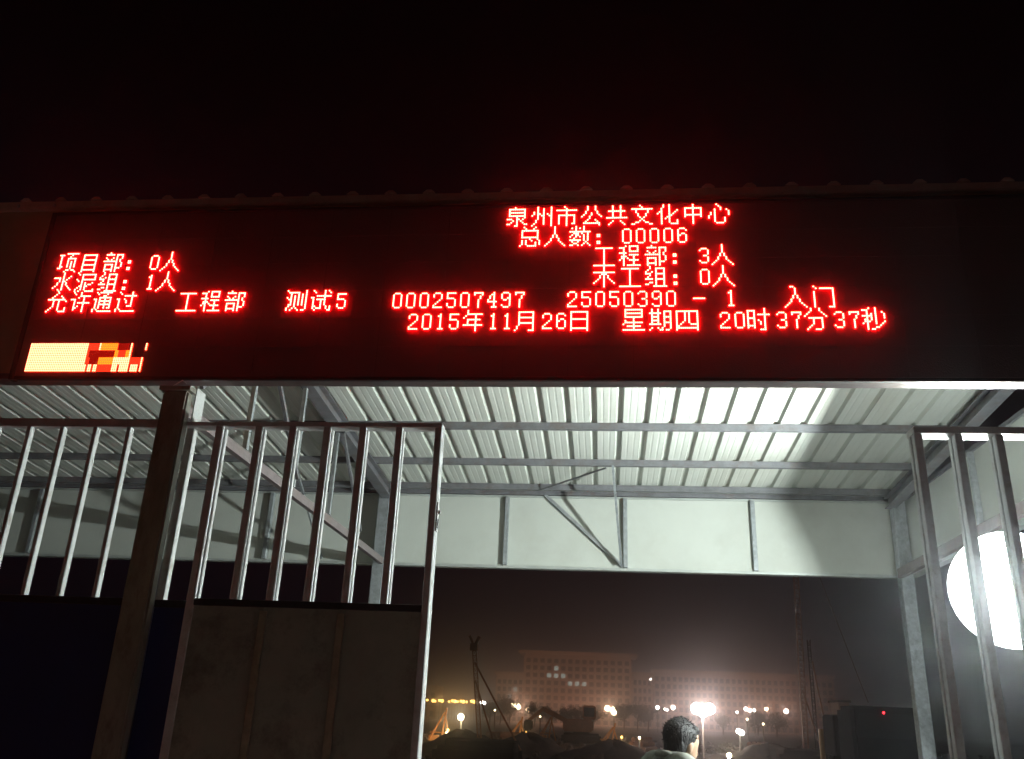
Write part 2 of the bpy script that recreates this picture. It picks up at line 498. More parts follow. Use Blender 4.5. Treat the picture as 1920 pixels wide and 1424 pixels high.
g('四', '........... ########### #...#.#...# #...#.#...# #...#.#...# #...#.#...# #...#.#...# #..#..#...# #.#....#### ##........# ########### #.........#')
g('时', '........#.. ####....#.. #..#....#.. #..#.###### #..#....#.. ####....#.. #..#.#..#.. #..#..#.#.. #..#..#.#.. ####....#.. #..#....#.. ......###..')
g('分', '...#...#... ...#...#... ..#.....#.. .#.......#. #.........# ..#######.. ....#...#.. ....#...#.. ....#...#.. ...#....#.. ..#.....#.. .#...###...')
g('秒', '...#..#.... ###...#.... ..#...#..#. ..#.#.#...# #####.#...# ..#.#.#...# .##.#.#.... .###..#...# #.#...#..#. ..#.....#.. ..#...##... ..#.##.....')
g('：', '. . . . . .##. .##. . . .##. .##.')
E1 = '. . '
g('0', E1 + '..###. .#...# .#...# .#...# .#...# .#...# .#...# .#...# ..###.')
g('1', E1 + '...#.. ..##.. ...#.. ...#.. ...#.. ...#.. ...#.. ...#.. ..###.')
g('2', E1 + '..###. .#...# .#...# .....# ....#. ...#.. ..#... .#.... .#####')
g('3', E1 + '..###. .#...# .....# .....# ...##. .....# .....# .#...# ..###.')
g('4', E1 + '....#. ...##. ..#.#. ..#.#. .#..#. .##### ....#. ....#. ...###')
g('5', E1 + '.##### .#.... .#.... .####. .....# .....# .#...# .#...# ..###.')
g('6', E1 + '..###. .#...# .#.... .#.##. .##..# .#...# .#...# .#...# ..###.')
g('7', E1 + '.##### .#...# ....#. ....#. ...#.. ...#.. ...#.. ...#.. ...#..')
g('9', E1 + '..###. .#...# .#...# .#..## ..##.# .....# .....# .#...# ..###.')
g('-', '. . . . . . .######')

LY = 3.915                                     # plane of the LED lenses
disp = empty('led_display', (-0.65, 3.95, 3.73), 'wide black LED display board with glowing red Chinese text on the fascia', 'LED display')
DO = parent_origin(disp)
bbox('cabinet', -3.075, 2.72, 3.922, 3.9585, 3.236, 4.228, M_cab, disp, 0.004)
mod0 = None
for i in range(18):
    for j in range(6):
        x_, z_ = -3.052 + 0.3196 * i, 3.2475 + 0.1610 * j
        if mod0 is None:
            mod0 = bbox('screen_module', x_, x_ + 0.3184, 3.9175, 3.9216, z_, z_ + 0.1600, M_black, disp, 0.0006)
            m00 = (x_, z_)
        else:
            mo = bpy.data.objects.new('screen_module', mod0.data)
            C.objects.link(mo)
            mo.parent = disp
            mo.location = (x_ - m00[0], random.uniform(-0.0005, 0.0002), z_ - m00[1])
for a in ((-3.085, -3.056, 3.228, 4.236), (2.7015, 2.731, 3.228, 4.236)):
    bbox('frame', a[0], a[1], 3.9168, 3.9605, a[2], a[3], M_cab, disp, 0.003)
bbox('frame', -3.0555, 2.701, 3.9168, 3.9215, 4.2155, 4.236, M_cab, disp, 0.003)
bbox('frame', -3.0555, 2.701, 3.9168, 3.9215, 3.228, 3.2455, M_cab, disp, 0.003)


def dots(pts, m, parent=disp, name='character', rad=0.0042):
    """every lit LED is a small dome on a rim that glows red as its bloom halo"""
    bm = bmesh.new()
    n = 6
    for (X, Z) in pts:
        c = bm.verts.new((X - DO.x, LY - 0.0042 - DO.y, Z - DO.z))
        r1 = [bm.verts.new((X + rad * math.cos(2 * math.pi * i / n) - DO.x, LY - 0.0030 - DO.y, Z + rad * math.sin(2 * math.pi * i / n) - DO.z)) for i in range(n)]
        r2 = [bm.verts.new((X + 0.0049 * math.cos(2 * math.pi * i / n) - DO.x, LY + 0.0023 - DO.y, Z + 0.0049 * math.sin(2 * math.pi * i / n) - DO.z)) for i in range(n)]
        for i in range(n):
            j = (i + 1) % n
            bm.faces.new((c, r1[i], r1[j])).material_index = 0
            bm.faces.new((r1[i], r2[i], r2[j], r1[j])).material_index = 1
    o = link(name, bm, [m, M_halo] if m is not M_led_d else [m, M_led_d], parent)
    return o


ZROW = 4.205


def text(line, x0, s):
    X = x0
    for chx in s:
        if chx == ' ':
            X += 0.07
            continue
        rows = G[chx]
        pts = []
        for r, row in enumerate(rows):
            for c, v in enumerate(row):
                if v == '#':
                    pts.append((X + c * 0.01, ZROW - 0.12 * line - r * 0.01))
        dots(pts, M_led)
        X += 0.07 if chx in '0123456789-' else 0.13


text(0, -0.506, '泉州市公共文化中心')
text(1, -0.435, '总人数：00006')
text(2, -0.051, '工程部：')
text(2, 0.47, '3人')
text(3, -0.051, '木工组：')
text(3, 0.47, '0人')
text(2, -2.962, '项目部：')
text(2, -2.442, '0人')
text(3, -2.962, '水泥组：')
text(3, -2.442, '1人')
text(4, -2.966, '允许通过')
text(4, -2.235, '工程部')
text(4, -1.640, '测试5')
text(4, -1.085, '0002507497')
text(4, -0.190, '25050390')
text(4, 0.432, '-')
text(4, 0.592, '1')
text(4, 0.880, '入门')
text(5, -0.993, '2015年11月26日')
text(5, 0.095, '星期四')
text(5, 0.557, '20时37分37秒')

# the patchwork bar in the lower left corner of the screen: 64 x 16 dots
P = [['.'] * 64 for _ in range(16)]


def blk(c0, c1, r0, r1, v):
    for r in range(r0, r1 + 1):
        for c in range(c0, c1 + 1):
            P[r][c] = v


blk(0, 31, 0, 15, 'W')
blk(32, 37, 0, 3, 'R'); blk(32, 32, 4, 7, 'R'); blk(33, 38, 4, 11, 'D'); blk(32, 33, 8, 11, 'R')
blk(38, 38, 0, 3, 'W'); blk(39, 47, 0, 3, 'O'); blk(48, 53, 0, 3, 'D'); blk(39, 46, 4, 7, 'D')
blk(47, 48, 4, 7, 'O'); blk(49, 52, 4, 7, 'R'); blk(53, 54, 4, 7, 'O'); blk(39, 46, 8, 11, 'O')
blk(47, 54, 8, 15, 'W'); blk(50, 50, 12, 15, 'D'); blk(55, 55, 0, 15, 'W'); blk(56, 61, 8, 11, 'R')
blk(62, 62, 8, 15, 'W'); blk(63, 63, 0, 3, 'W')
blk(31, 32, 12, 15, 'W'); blk(33, 33, 12, 15, 'R'); blk(34, 35, 12, 15, 'W'); blk(36, 36, 12, 15, 'R'); blk(37, 38, 12, 15, 'W')
blk(39, 46, 12, 15, 'R'); blk(56, 56, 12, 15, 'D'); blk(57, 60, 12, 15, 'W'); blk(61, 61, 12, 15, 'D')
seen = set()
LM = {'W': M_led_y, 'O': M_led_o, 'R': M_led_r, 'D': M_led_d}
for r0 in range(16):
    for c0 in range(64):
        v = P[r0][c0]
        if v == '.' or (r0, c0) in seen:
            continue
        stack, comp = [(r0, c0)], []
        seen.add((r0, c0))
        while stack:
            r, c = stack.pop()
            comp.append((r, c))
            for dr_, dc_ in ((1, 0), (-1, 0), (0, 1), (0, -1)):
                q = (r + dr_, c + dc_)
                if 0 <= q[0] < 16 and 0 <= q[1] < 64 and q not in seen and P[q[0]][q[1]] == v:
                    seen.add(q)
                    stack.append(q)
        o = dots([(-2.995 + c * 0.0101, 3.425 - r * 0.01) for r, c in comp], LM[v], disp, 'pixel_block', 0.0047)
        o.data.materials[1] = M_halo2 if v in 'WO' else LM[v]

# ------------------------------------------------------------------ left fence
ZR = 3.012


def grille_bar(x0, parent, wid=0.034, ztop=ZR - 0.012, zbot=2.152, channel=True, face=1, depth=None):
    """an upright; a channel shows its two lips and the web, coloured dark as slot shade, between them on the side facing the opening"""
    o3 = parent_origin(parent)
    if not channel:
        d = depth or 0.022
        return bbox('bar', x0, x0 + wid, 4.0, 4.0 + d, zbot, ztop, M_bar, parent, 0.003)
    o = bbox('bar', x0, x0 + wid, 4.0, 4.023, zbot, ztop, M_bar, parent, 0.002)
    bbox('bar_lip', x0, x0 + wid, 4.048, 4.072, zbot, ztop, M_bar, o, 0.003)
    xa, xc = (x0 + 0.003, x0 + wid - 0.020) if face > 0 else (x0 + 0.020, x0 + wid - 0.003)
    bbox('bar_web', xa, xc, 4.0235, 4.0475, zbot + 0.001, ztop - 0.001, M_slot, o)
    return o


fence = empty('grille_fence', (-3.2, 4.0, 0.12), 'fixed steel bar grille over dark blue sheet left of the thick post', 'fence')
bbox('top_rail', -6.9, -2.262, 4.0, 4.05, ZR - 0.012, ZR + 0.032, M_bar, fence, 0.003)
bbox('middle_rail', -6.9, -2.262, 4.005, 4.035, 2.118, 2.150, M_slot, fence, 0.002)
for i in range(22):
    grille_bar(-2.425 - 0.1815 * i, fence, wid=0.024, ztop=ZR - 0.0125, zbot=2.1505, channel=False, depth=0.034)
for i in range(4):
    bbox('sheet', -2.262 - 1.15 * (i + 1) + 0.001, -2.262 - 1.15 * i - 0.001, 4.012, 4.022, 0.2, 2.117, M_blue, fence)
bbox('bottom_rail', -6.9, -2.262, 4.005, 4.035, 0.16, 0.1995, M_slot, fence)

# ------------------------------------------------------------------ gate leaf
gate = empty('gate_leaf', (-1.35, 4.0, 0.12), 'steel gate leaf with bright upright bars over a brown sheet, right of the thick post', 'gate')
bbox('top_rail', -2.128, -1.9505, 4.0005, 4.085, ZR - 0.0015, ZR + 0.020, M_bar, fence, 0.003)
bbox('bar', -2.126, -2.085, 4.047, 4.086, 2.152, ZR - 0.0025, M_bar, fence, 0.003)
bbox('middle_rail', -2.128, -1.952, 4.047, 4.08, 2.118, 2.1515, M_slot, fence, 0.002)
bbox('sheet', -2.128, -1.952, 4.055, 4.063, 0.2, 2.1175, M_blue, fence)
grille_bar(-1.950, gate, wid=0.037, zbot=0.16, ztop=ZR - 0.0015)
for X in (-1.742, -1.566, -1.388, -1.206, -1.022):
    grille_bar(X, gate, ztop=ZR - 0.0015, zbot=2.1595)
st = bbox('latch_stile', -0.826, -0.790, 4.0, 4.040, 0.16, ZR - 0.0015, M_bar, gate, 0.004)
bbox('bar_lip', -0.826, -0.790, 4.046, 4.074, 0.16, ZR - 0.0015, M_bar, st, 0.004)
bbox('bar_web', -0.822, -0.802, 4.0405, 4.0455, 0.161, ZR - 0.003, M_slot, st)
bbox('latch_plate', -0.789, -0.783, 4.006, 4.036, 2.50, 2.64, M_bar, gate, 0.001)
bbox('latch_slot', -0.7828, -0.780, 4.014, 4.028, 2.515, 2.56, M_slot, gate)
bbox('latch_bolt', -0.7828, -0.772, 4.012, 4.030, 2.585, 2.60, M_bolt, gate, 0.001)
bbox('top_rail', -1.9495, -0.790, 4.0, 4.078, ZR - 0.001, ZR + 0.024, M_bar, gate, 0.003)
bbox('middle_rail', -1.912, -0.8265, 4.0, 4.055, 2.128, 2.159, M_slot, gate, 0.002)
for a, b in ((-1.912, -1.57), (-1.57, -1.20), (-1.20, -0.8265)):
    bbox('sheet', a + 0.0008, b - 0.0008, 4.010, 4.018, 0.2, 2.1275, M_gate_sheet, gate)
for X in (-1.585, -1.214):
    bbox('stiffener', X, X + 0.035, 3.994, 4.0095, 0.2, 2.110, M_gate_rib, gate, 0.003)
bbox('bottom_rail', -1.912, -0.8265, 4.0, 4.055, 0.16, 0.1995, M_slot, gate)

# ------------------------------------------------------------------ right grille
gr = empty('side_grille', (2.0, 4.03, 0.12), 'fixed steel bar grille beside the opening in front of the floodlight', 'fence')
bbox('top_rail', 1.443, 2.695, 4.03, 4.13, ZR + 0.001, ZR + 0.036, M_bar, gr, 0.003)
for i in range(7):
    x0 = 1.443 + i * 0.180
    zb = 0.16
    o = bbox('stile' if i == 0 else 'bar', x0, x0 + 0.036, 4.03, 4.070, zb, ZR, M_bar, gr, 0.003)
    bbox('bar_lip', x0, x0 + 0.036, 4.086, 4.116, zb, ZR, M_bar, o, 0.003)
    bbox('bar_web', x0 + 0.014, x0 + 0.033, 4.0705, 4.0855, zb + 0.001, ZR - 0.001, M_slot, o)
bbox('bottom_rail', 1.480, 2.695, 4.035, 4.07, 0.16, 0.1995, M_slot, gr)

# ------------------------------------------------------------------ floodlight at the right
LP = Vector((2.43, 5.6, 2.53))
fl = empty('floodlight', LP, 'white floodlight in an added glare globe, on a pole behind the grille at the right edge', 'floodlight')
nx = Vector((-0.91, 0, -0.41)).normalized()    # the way it faces
vv = Vector((-0.41, 0, 0.91)).normalized()     # up in the aperture
M_refl = mat('bright_reflector', (0.9, 0.9, 0.92), 0.25, metal=0.6)
M_house = mat('grey_cast_housing', (0.25, 0.25, 0.27), 0.5, metal=0.5, noise=0.1)
M_bulb = emis('discharge_tube', (0.93, 1.0, 0.95), 18500.0)
Wd, Hd, Dp = 0.27, 0.23, 0.20


def shell(scale, back, mi, bm):
    f4 = [vv * (Hd * sy * scale) + Vector((0, Wd * sx_ * scale, 0)) for sx_, sy in ((-1, -1), (1, -1), (1, 1), (-1, 1))]
    b4 = [vv * (Hd * 0.5 * sy * scale) + Vector((0, Wd * 0.55 * sx_ * scale, 0)) - nx * back for sx_, sy in ((-1, -1), (1, -1), (1, 1), (-1, 1))]
    A = [bm.verts.new(p) for p in f4]
    B = [bm.verts.new(p) for p in b4]
    for i in range(4):
        j = (i + 1) % 4
        bm.faces.new((A[i], A[j], B[j], B[i])).material_index = mi
    bm.faces.new(B).material_index = mi
    return A


bm = bmesh.new()
A1 = shell(1.0, Dp, 0, bm)
A2 = shell(1.07, Dp + 0.02, 1, bm)
for i in range(4):
    j = (i + 1) % 4
    bm.faces.new((A1[i], A1[j], A2[j], A2[i])).material_index = 1
me = bpy.data.meshes.new('housing')
bm.to_mesh(me)
bm.free()
me.materials.append(M_refl)
me.materials.append(M_house)
ho_ = bpy.data.objects.new('housing', me)
C.objects.link(ho_)
ho_.parent = fl
bm = bmesh.new()
bar(bm, -nx * 0.012 + Vector((0, -0.07, 0)), -nx * 0.012 + Vector((0, 0.07, 0)), 0.026, 0.026, 10)
link('lamp_tube', bm, M_bulb, fl)
# added glowing globe standing in for the lens glare round the lamp
M_glare = bpy.data.materials.new('glare_glow')
M_glare.use_nodes = True
t_ = M_glare.node_tree
t_.nodes.clear()
mo_ = t_.nodes.new('ShaderNodeOutputMaterial')
ad_ = t_.nodes.new('ShaderNodeAddShader')
tr_ = t_.nodes.new('ShaderNodeBsdfTransparent')
tr_.inputs[0].default_value = (0.93, 0.95, 0.95, 1)
em_ = t_.nodes.new('ShaderNodeEmission')
em_.inputs[0].default_value = (0.90, 1.0, 0.97, 1)
em_.inputs[1].default_value = 7.5
t_.links.new(tr_.outputs[0], ad_.inputs[0])
t_.links.new(em_.outputs[0], ad_.inputs[1])
t_.links.new(ad_.outputs[0], mo_.inputs[0])
bm = bmesh.new()
bmesh.ops.create_uvsphere(bm, u_segments=40, v_segments=24, radius=0.345, matrix=Matrix.Translation(nx * -0.02))
link('glare_globe', bm, M_glare, fl, True)
for k in range(5):
    bm = bmesh.new()
    y0 = -0.12 + 0.06 * k
    pts = [vv * 0.10 - nx * (Dp + 0.022), vv * -0.10 - nx * (Dp + 0.022), vv * -0.10 - nx * (Dp + 0.06), vv * 0.10 - nx * (Dp + 0.06)]
    a4 = [bm.verts.new(p + Vector((0, y0, 0))) for p in pts]
    b4 = [bm.verts.new(p + Vector((0, y0 + 0.006, 0))) for p in pts]
    for i in range(4):
        bm.faces.new((a4[i], a4[(i + 1) % 4], b4[(i + 1) % 4], b4[i]))
    bm.faces.new(a4)
    bm.faces.new(b4)
    link('cooling_fin', bm, M_house, fl)
part_bar('pole', LP + Vector((0.36, 0, -2.41)), LP + Vector((0.36, 0, 0.05)), 0.05, 0.05, M_galv, fl, 12)
part_bar('arm', LP + Vector((0.36, 0, 0.0)), LP - nx * 0.27 + Vector((0.005, 0, 0)), 0.035, 0.035, M_galv, fl, 8)

# ------------------------------------------------------------------ person
M_skin = mat('skin', (0.46, 0.29, 0.20), 0.55, noise=0.08, nscale=20)
M_hair = mat('black_hair', (0.014, 0.012, 0.014), 0.62, noise=0.3, nscale=60, bump=0.9, bscale=120, stretch=(1, 1, 0.3))
M_jacket = mat('grey_green_work_jacket', (0.24, 0.25, 0.22), 0.8, noise=0.35, nscale=9, bump=0.5, bscale=14, dirt=(0.07, 0.075, 0.06), dirt_amt=0.9, dirt_scale=11)
M_trouser = mat('dark_work_trousers', (0.05, 0.055, 0.07), 0.85, noise=0.2, nscale=9, bump=0.4, bscale=14)
M_shoe = mat('dark_shoes', (0.03, 0.03, 0.03), 0.6, noise=0.2)

px0 = at(1258, 1400, 5.4)
per = empty('person', (px0.x - 0.04, 5.4, 0.046), 'person in a grey work jacket below the opening, black hair, turned to the right', 'person')
per.scale = (1.0, 1.0, 1.015)
per.rotation_euler = (0, 0, math.radians(32))   # local +Y is the way the person faces before the turn


def capsule(bm, a, b, ra, rb, n=14, rings=5):
    a, b = Vector(a), Vector(b)
    d = (b - a)
    L = d.length
    d = d.normalized() if L > 1e-6 else Vector((0, 0, 1))
    u = Vector((0, 0, 1)) if abs(d.z) < 0.9 else Vector((1, 0, 0))
    s = d.cross(u).normalized()
    u = s.cross(d)
    rws = []
    for k in range(rings + 1):
        t = -math.pi / 2 + (math.pi / 2) * k / rings
        rws.append((a + d * ra * math.sin(t), ra * math.cos(t)))
    for k in range(rings + 1):
        t = (math.pi / 2) * k / rings
        rws.append((b + d * rb * math.sin(t), rb * math.cos(t)))
    vr = [[bm.verts.new(c + (s * math.cos(2 * math.pi * i / n) + u * math.sin(2 * math.pi * i / n)) * max(r, 1e-4)) for i in range(n)] for c, r in rws]
    for p, q in zip(vr[:-1], vr[1:]):
        for i in range(n):
            bm.faces.new((p[i], p[(i + 1) % n], q[(i + 1) % n], q[i]))
    bm.faces.new(vr[0][::-1])
    bm.faces.new(vr[-1])


def ell(bm, c, r, rot=None, n=2):
    mt = Matrix.Translation(c)
    if rot:
        mt = mt @ Euler(rot).to_matrix().to_4x4()
    bmesh.ops.create_icosphere(bm, subdivisions=n, radius=1.0, matrix=mt @ Matrix.Diagonal((r[0], r[1], r[2], 1)))


def remeshed(name, bm, m, parent, vox, sm=6):
    o = link(name, bm, m, parent, True)
    r = o.modifiers.new('remesh', 'REMESH')
    r.mode = 'VOXEL'
    r.voxel_size = vox
    r.use_smooth_shade = True
    s = o.modifiers.new('smooth', 'SMOOTH')
    s.factor = 0.6
    s.iterations = sm
    return o


# faces +X (local); leans a little forward, head bent down
def limbs(bm, grow=0.0):
    g_ = grow
    # torso
    capsule(bm, (0.0, 0, 0.95), (0.03, 0, 1.22), 0.135 + g_, 0.145 + g_)
    capsule(bm, (0.03, -0.07, 1.30), (0.03, 0.07, 1.30), 0.125 + g_, 0.125 + g_)
    capsule(bm, (0.035, -0.135, 1.405), (0.035, 0.135, 1.405), 0.062 + g_, 0.062 + g_)
    for s_ in (-1, 1):
        capsule(bm, (0.035, 0.185 * s_, 1.385), (0.0, 0.235 * s_, 1.10), 0.056 + g_, 0.046 + g_)
        capsule(bm, (0.0, 0.235 * s_, 1.10), (0.16, 0.20 * s_, 0.92), 0.044 + g_, 0.034 + g_)


def legs(bm, grow=0.0):
    for s_ in (-1, 1):
        capsule(bm, (0.0, 0.09 * s_, 0.92), (0.02, 0.10 * s_, 0.50), 0.092 + grow, 0.058 + grow)
        capsule(bm, (0.02, 0.10 * s_, 0.50), (-0.02, 0.10 * s_, 0.09), 0.056 + grow, 0.038 + grow)


bm = bmesh.new()
limbs(bm)
legs(bm)
HC = Vector((0.135, 0.0, 1.540))
HR = (0, math.radians(20), 0)
capsule(bm, (0.05, 0, 1.43), (0.105, 0, 1.53), 0.058, 0.054)
ell(bm, HC, (0.095, 0.076, 0.112), HR, 3)
ell(bm, HC + Vector((0.022, 0, -0.052)), (0.068, 0.056, 0.066), HR, 3)
ell(bm, HC + Vector((0.085, 0, -0.040)), (0.018, 0.011, 0.020))     # nose
ell(bm, HC + Vector((0.066, 0, -0.082)), (0.018, 0.024, 0.008))     # lips
for s_ in (-1, 1):
    ell(bm, HC + Vector((-0.005, 0.077 * s_, -0.028)), (0.017, 0.009, 0.031), HR)
    ell(bm, HC + Vector((0.072, 0.028 * s_, -0.008)), (0.014, 0.018, 0.007))
    # hand: palm, four unequal bent fingers and a thumb
    pw = Vector((0.175, 0.198 * s_, 0.905))
    capsule(bm, pw, pw + Vector((0.055, -0.006 * s_, -0.045)), 0.024, 0.027)
    for f_ in range(4):
        b0 = pw + Vector((0.078 - 0.004 * f_, (-0.026 + 0.018 * f_) * s_, -0.064 - 0.005 * f_))
        ln = (0.040, 0.046, 0.042, 0.032)[f_]
        b1 = b0 + Vector((ln * 0.55, 0, -ln * 0.8))
        b2 = b1 + Vector((-ln * 0.1, 0, -ln * 0.8))
        capsule(bm, b0, b1, 0.0088, 0.008, 8, 3)
        capsule(bm, b1, b2, 0.008, 0.0068, 8, 3)
    t0 = pw + Vector((0.02, -0.028 * s_, -0.012))
    capsule(bm, t0, t0 + Vector((0.035, -0.022 * s_, -0.02)), 0.011, 0.009, 8, 3)
    capsule(bm, (-0.03, 0.10 * s_, 0.045), (0.14, 0.115 * s_, 0.035), 0.040, 0.034)
body = remeshed('body', bm, M_skin, per, 0.0075, 3)
bm = bmesh.new()
ell(bm, HC + Vector((-0.022, 0, 0.028)), (0.106, 0.088, 0.100), HR, 3)
ell(bm, HC + Vector((-0.048, 0, -0.018)), (0.068, 0.080, 0.082), HR, 3)
ell(bm, HC + Vector((0.052, 0, 0.062)), (0.050, 0.066, 0.034), HR, 3)
hair = remeshed('hair', bm, M_hair, per, 0.007, 2)
# tousled locks on the crown
bm = bmesh.new()
rr = random.Random(3)
for i in range(420):
    th = rr.uniform(0, 2 * math.pi)
    ph = rr.uniform(0.0, 1.75)
    n3 = Vector((math.sin(ph) * math.cos(th), math.sin(ph) * math.sin(th), math.cos(ph)))
    if n3.x > 0.55 and n3.z < 0.45:
        continue
    p = HC + Vector((-0.020, 0, 0.026)) + Vector((n3.x * 0.105, n3.y * 0.087, n3.z * 0.100))
    tdir = (n3 * 0.25 + Vector((rr.uniform(-0.6, 1.0), rr.uniform(-0.9, 0.9), rr.uniform(-0.7, 0.25)))).normalized()
    a = p - n3 * 0.006
    bq = p + tdir * rr.uniform(0.010, 0.018) + n3 * 0.001
    capsule(bm, a, bq, 0.0040, 0.0010, 5, 1)
link('hair_locks', bm, M_hair, hair, True)
bm = bmesh.new()
limbs(bm, 0.022)
capsule(bm, (0.0, 0, 0.88), (0.0, 0, 1.0), 0.165, 0.165)
jk = remeshed('jacket', bm, M_jacket, per, 0.010, 3)
bm = bmesh.new()
for i in range(20):
    a0 = 2 * math.pi * i / 20
    a1 = 2 * math.pi * (i + 1) / 20
    c0 = Vector((0.052, 0, 1.445))
    capsule(bm, c0 + Vector((0.075 * math.cos(a0), 0.078 * math.sin(a0), -0.03 * math.cos(a0))), c0 + Vector((0.075 * math.cos(a1), 0.078 * math.sin(a1), -0.03 * math.cos(a1))), 0.021, 0.021, 8, 3)
link('collar', bm, M_jacket, jk, True)
bm = bmesh.new()
legs(bm, 0.016)
capsule(bm, (0.0, -0.05, 0.93), (0.0, 0.05, 0.93), 0.125, 0.125)
remeshed('trousers', bm, M_trouser, per, 0.012, 3)
bm = bmesh.new()
for s_ in (-1, 1):
    capsule(bm, (-0.035, 0.10 * s_, 0.042), (0.155, 0.118 * s_, 0.036), 0.048, 0.040)
    capsule(bm, (-0.035, 0.10 * s_, 0.05), (-0.02, 0.10 * s_, 0.12), 0.048, 0.046)
remeshed('shoes', bm, M_shoe, per, 0.012, 2)

# ------------------------------------------------------------------ far buildings
M_stone = mat('far_stone_cladding', (0.50, 0.38, 0.30), 0.85, noise=0.12, nscale=0.15)
M_glassd = mat('dark_window_glass', (0.035, 0.03, 0.03), 0.15, spec=0.8)
M_lit = emis('lit_window', (0.85, 0.95, 0.85), 0.42)
M_dimlit = emis('faint_lit_window', (1.0, 0.8, 0.6), 0.10)


def facade(parent, x0, x1, Y, z0, z1, nx_, nz, lit=(), wall_m=None, pilaster=True, fine=True, depth=14.0, cornice=1.0):
    """a block with a window grid recessed between piers and floor bands; lit = {(col, row)}"""
    o3 = parent_origin(parent)
    bm = bmesh.new()
    box(bm, x0 - o3.x, x1 - o3.x, Y - o3.y, Y + depth - o3.y, z0 - o3.z, z1 - o3.z)
    wl = link('wall', bm, wall_m or M_stone, parent)
    cw, chh = (x1 - x0) / nx_, (z1 - z0 - 1.0) / nz
    cnt = 0
    wm = {}
    for key, mm in (('d', M_glassd), ('l', M_lit), ('f', M_dimlit)):
        bmw = bmesh.new()
        box(bmw, -cw * 0.30, cw * 0.30, 0.0, 0.06, -chh * 0.29, chh * 0.29)
        me_ = bpy.data.meshes.new('window')
        bmesh.ops.recalc_face_normals(bmw, faces=bmw.faces)
        bmw.to_mesh(me_)
        bmw.free()
        me_.materials.append(mm)
        wm[key] = me_
    if fine:
        for c in range(nx_):
            for r in range(nz):
                key = 'l' if (c, r) in lit else ('f' if False else 'd')
                wo = bpy.data.objects.new('window', wm[key])
                C.objects.link(wo)
                wo.parent = parent
                wo.location = (x0 + cw * (c + 0.5) - o3.x, Y - 0.065 - o3.y, z1 - 1.0 - chh * (r + 0.5) - o3.z)
    else:
        bmj = bmesh.new()
        for c in range(nx_):
            for r in range(nz):
                X, Z = x0 + cw * (c + 0.5) - o3.x, z1 - 1.0 - chh * (r + 0.5) - o3.z
                box(bmj, X - cw * 0.28, X + cw * 0.28, Y - 0.065 - o3.y, Y - 0.005 - o3.y, Z - chh * 0.29, Z + chh * 0.29)
        tag(link('windows', bmj, M_glassd, parent), kind='stuff')
    if pilaster:
        for c in range(nx_ + 1):
            X = x0 + cw * c
            bbox('pier', X - cw * 0.12, X + cw * 0.12, Y - 0.42, Y - 0.003, z0, z1 - 0.9, wall_m or M_stone, parent)
    for r in range(nz + 1):
        Z = z1 - 1.0 - chh * r
        bbox('floor_band', x0, x1, Y - 0.22, Y - 0.004, Z - 0.28, Z + 0.28, wall_m or M_stone, parent)
    if cornice:
        bbox('cornice', x0 - cornice, x1 + cornice, Y - 1.4, Y + depth + 0.5, z1 + 0.002, z1 + 0.9, wall_m or M_stone, parent)
    return wl


BY = 300.0
g0 = 0.0


def zpx(x, y, Y):
    return at(x, y, Y).z


a = at(985, 1225, BY); b = at(1182, 1225, BY)
main = empty('office_tower', ((a.x + b.x) / 2, BY, 0), 'tallest far office building with overhanging flat cornice and a few lit windows', 'building')
litset = {(4, 1), (3, 2), (4, 2), (5, 2), (6, 3), (7, 3), (8, 3)}
facade(main, a.x, b.x, BY, 0, a.z, 15, 9, litset, cornice=2.2)
a2 = at(932, 1265, BY + 4); b2 = at(984, 1265, BY + 4)
wing = empty('wing_block', ((a2.x + b2.x) / 2, BY + 4, 0), 'low far block joined to the left side of the tallest office building', 'building')
facade(wing, a2.x, b2.x - 0.4, BY + 4, 0, a2.z, 5, 6, {(3, 1), (2, 2)}, cornice=0.8)
a3 = at(1184, 1266, BY + 4); b3 = at(1222, 1266, BY + 4)
wing2 = empty('wing_block', ((a3.x + b3.x) / 2, BY + 4, 0), 'low far block joined to the right side of the tallest office building', 'building')
facade(wing2, a3.x + 0.4, b3.x, BY + 4, 0, a3.z, 4, 6, set(), cornice=0.5)
a4 = at(1226, 1260, BY + 30); b4 = at(1560, 1262, BY + 30)
longb = empty('long_office_block', ((a4.x + b4.x) / 2, BY + 30, 0), 'long flat-roofed far office block stretching behind the brightest site light', 'building')
facade(longb, a4.x, b4.x, BY + 30, 0, a4.z, 30, 7, set(), cornice=0.6)
a5 = at(799, 1300, 330); b5 = at(818, 1300, 330)
smallb = empty('far_flat_building', ((a5.x + b5.x) / 2, 330, 0), 'small dim far building just right of the gate stile', 'building')
facade(smallb, a5.x - 6, b5.x, 330, 0, at(810, 1290, 330).z, 4, 3, set(), cornice=0.3)

# ------------------------------------------------------------------ lamps across the site
M_pole = mat('painted_lamp_pole', (0.30, 0.28, 0.25), 0.5, metal=0.3)


def lamp_mat(name, col, s):
    return emis(name, col, s)


ML_o = lamp_mat('sodium_lamp', (1.0, 0.50, 0.10), 9)
ML_w = lamp_mat('warm_white_lamp', (1.0, 0.80, 0.48), 16)
ML_c = lamp_mat('cool_white_lamp', (1.0, 0.88, 0.78), 16)


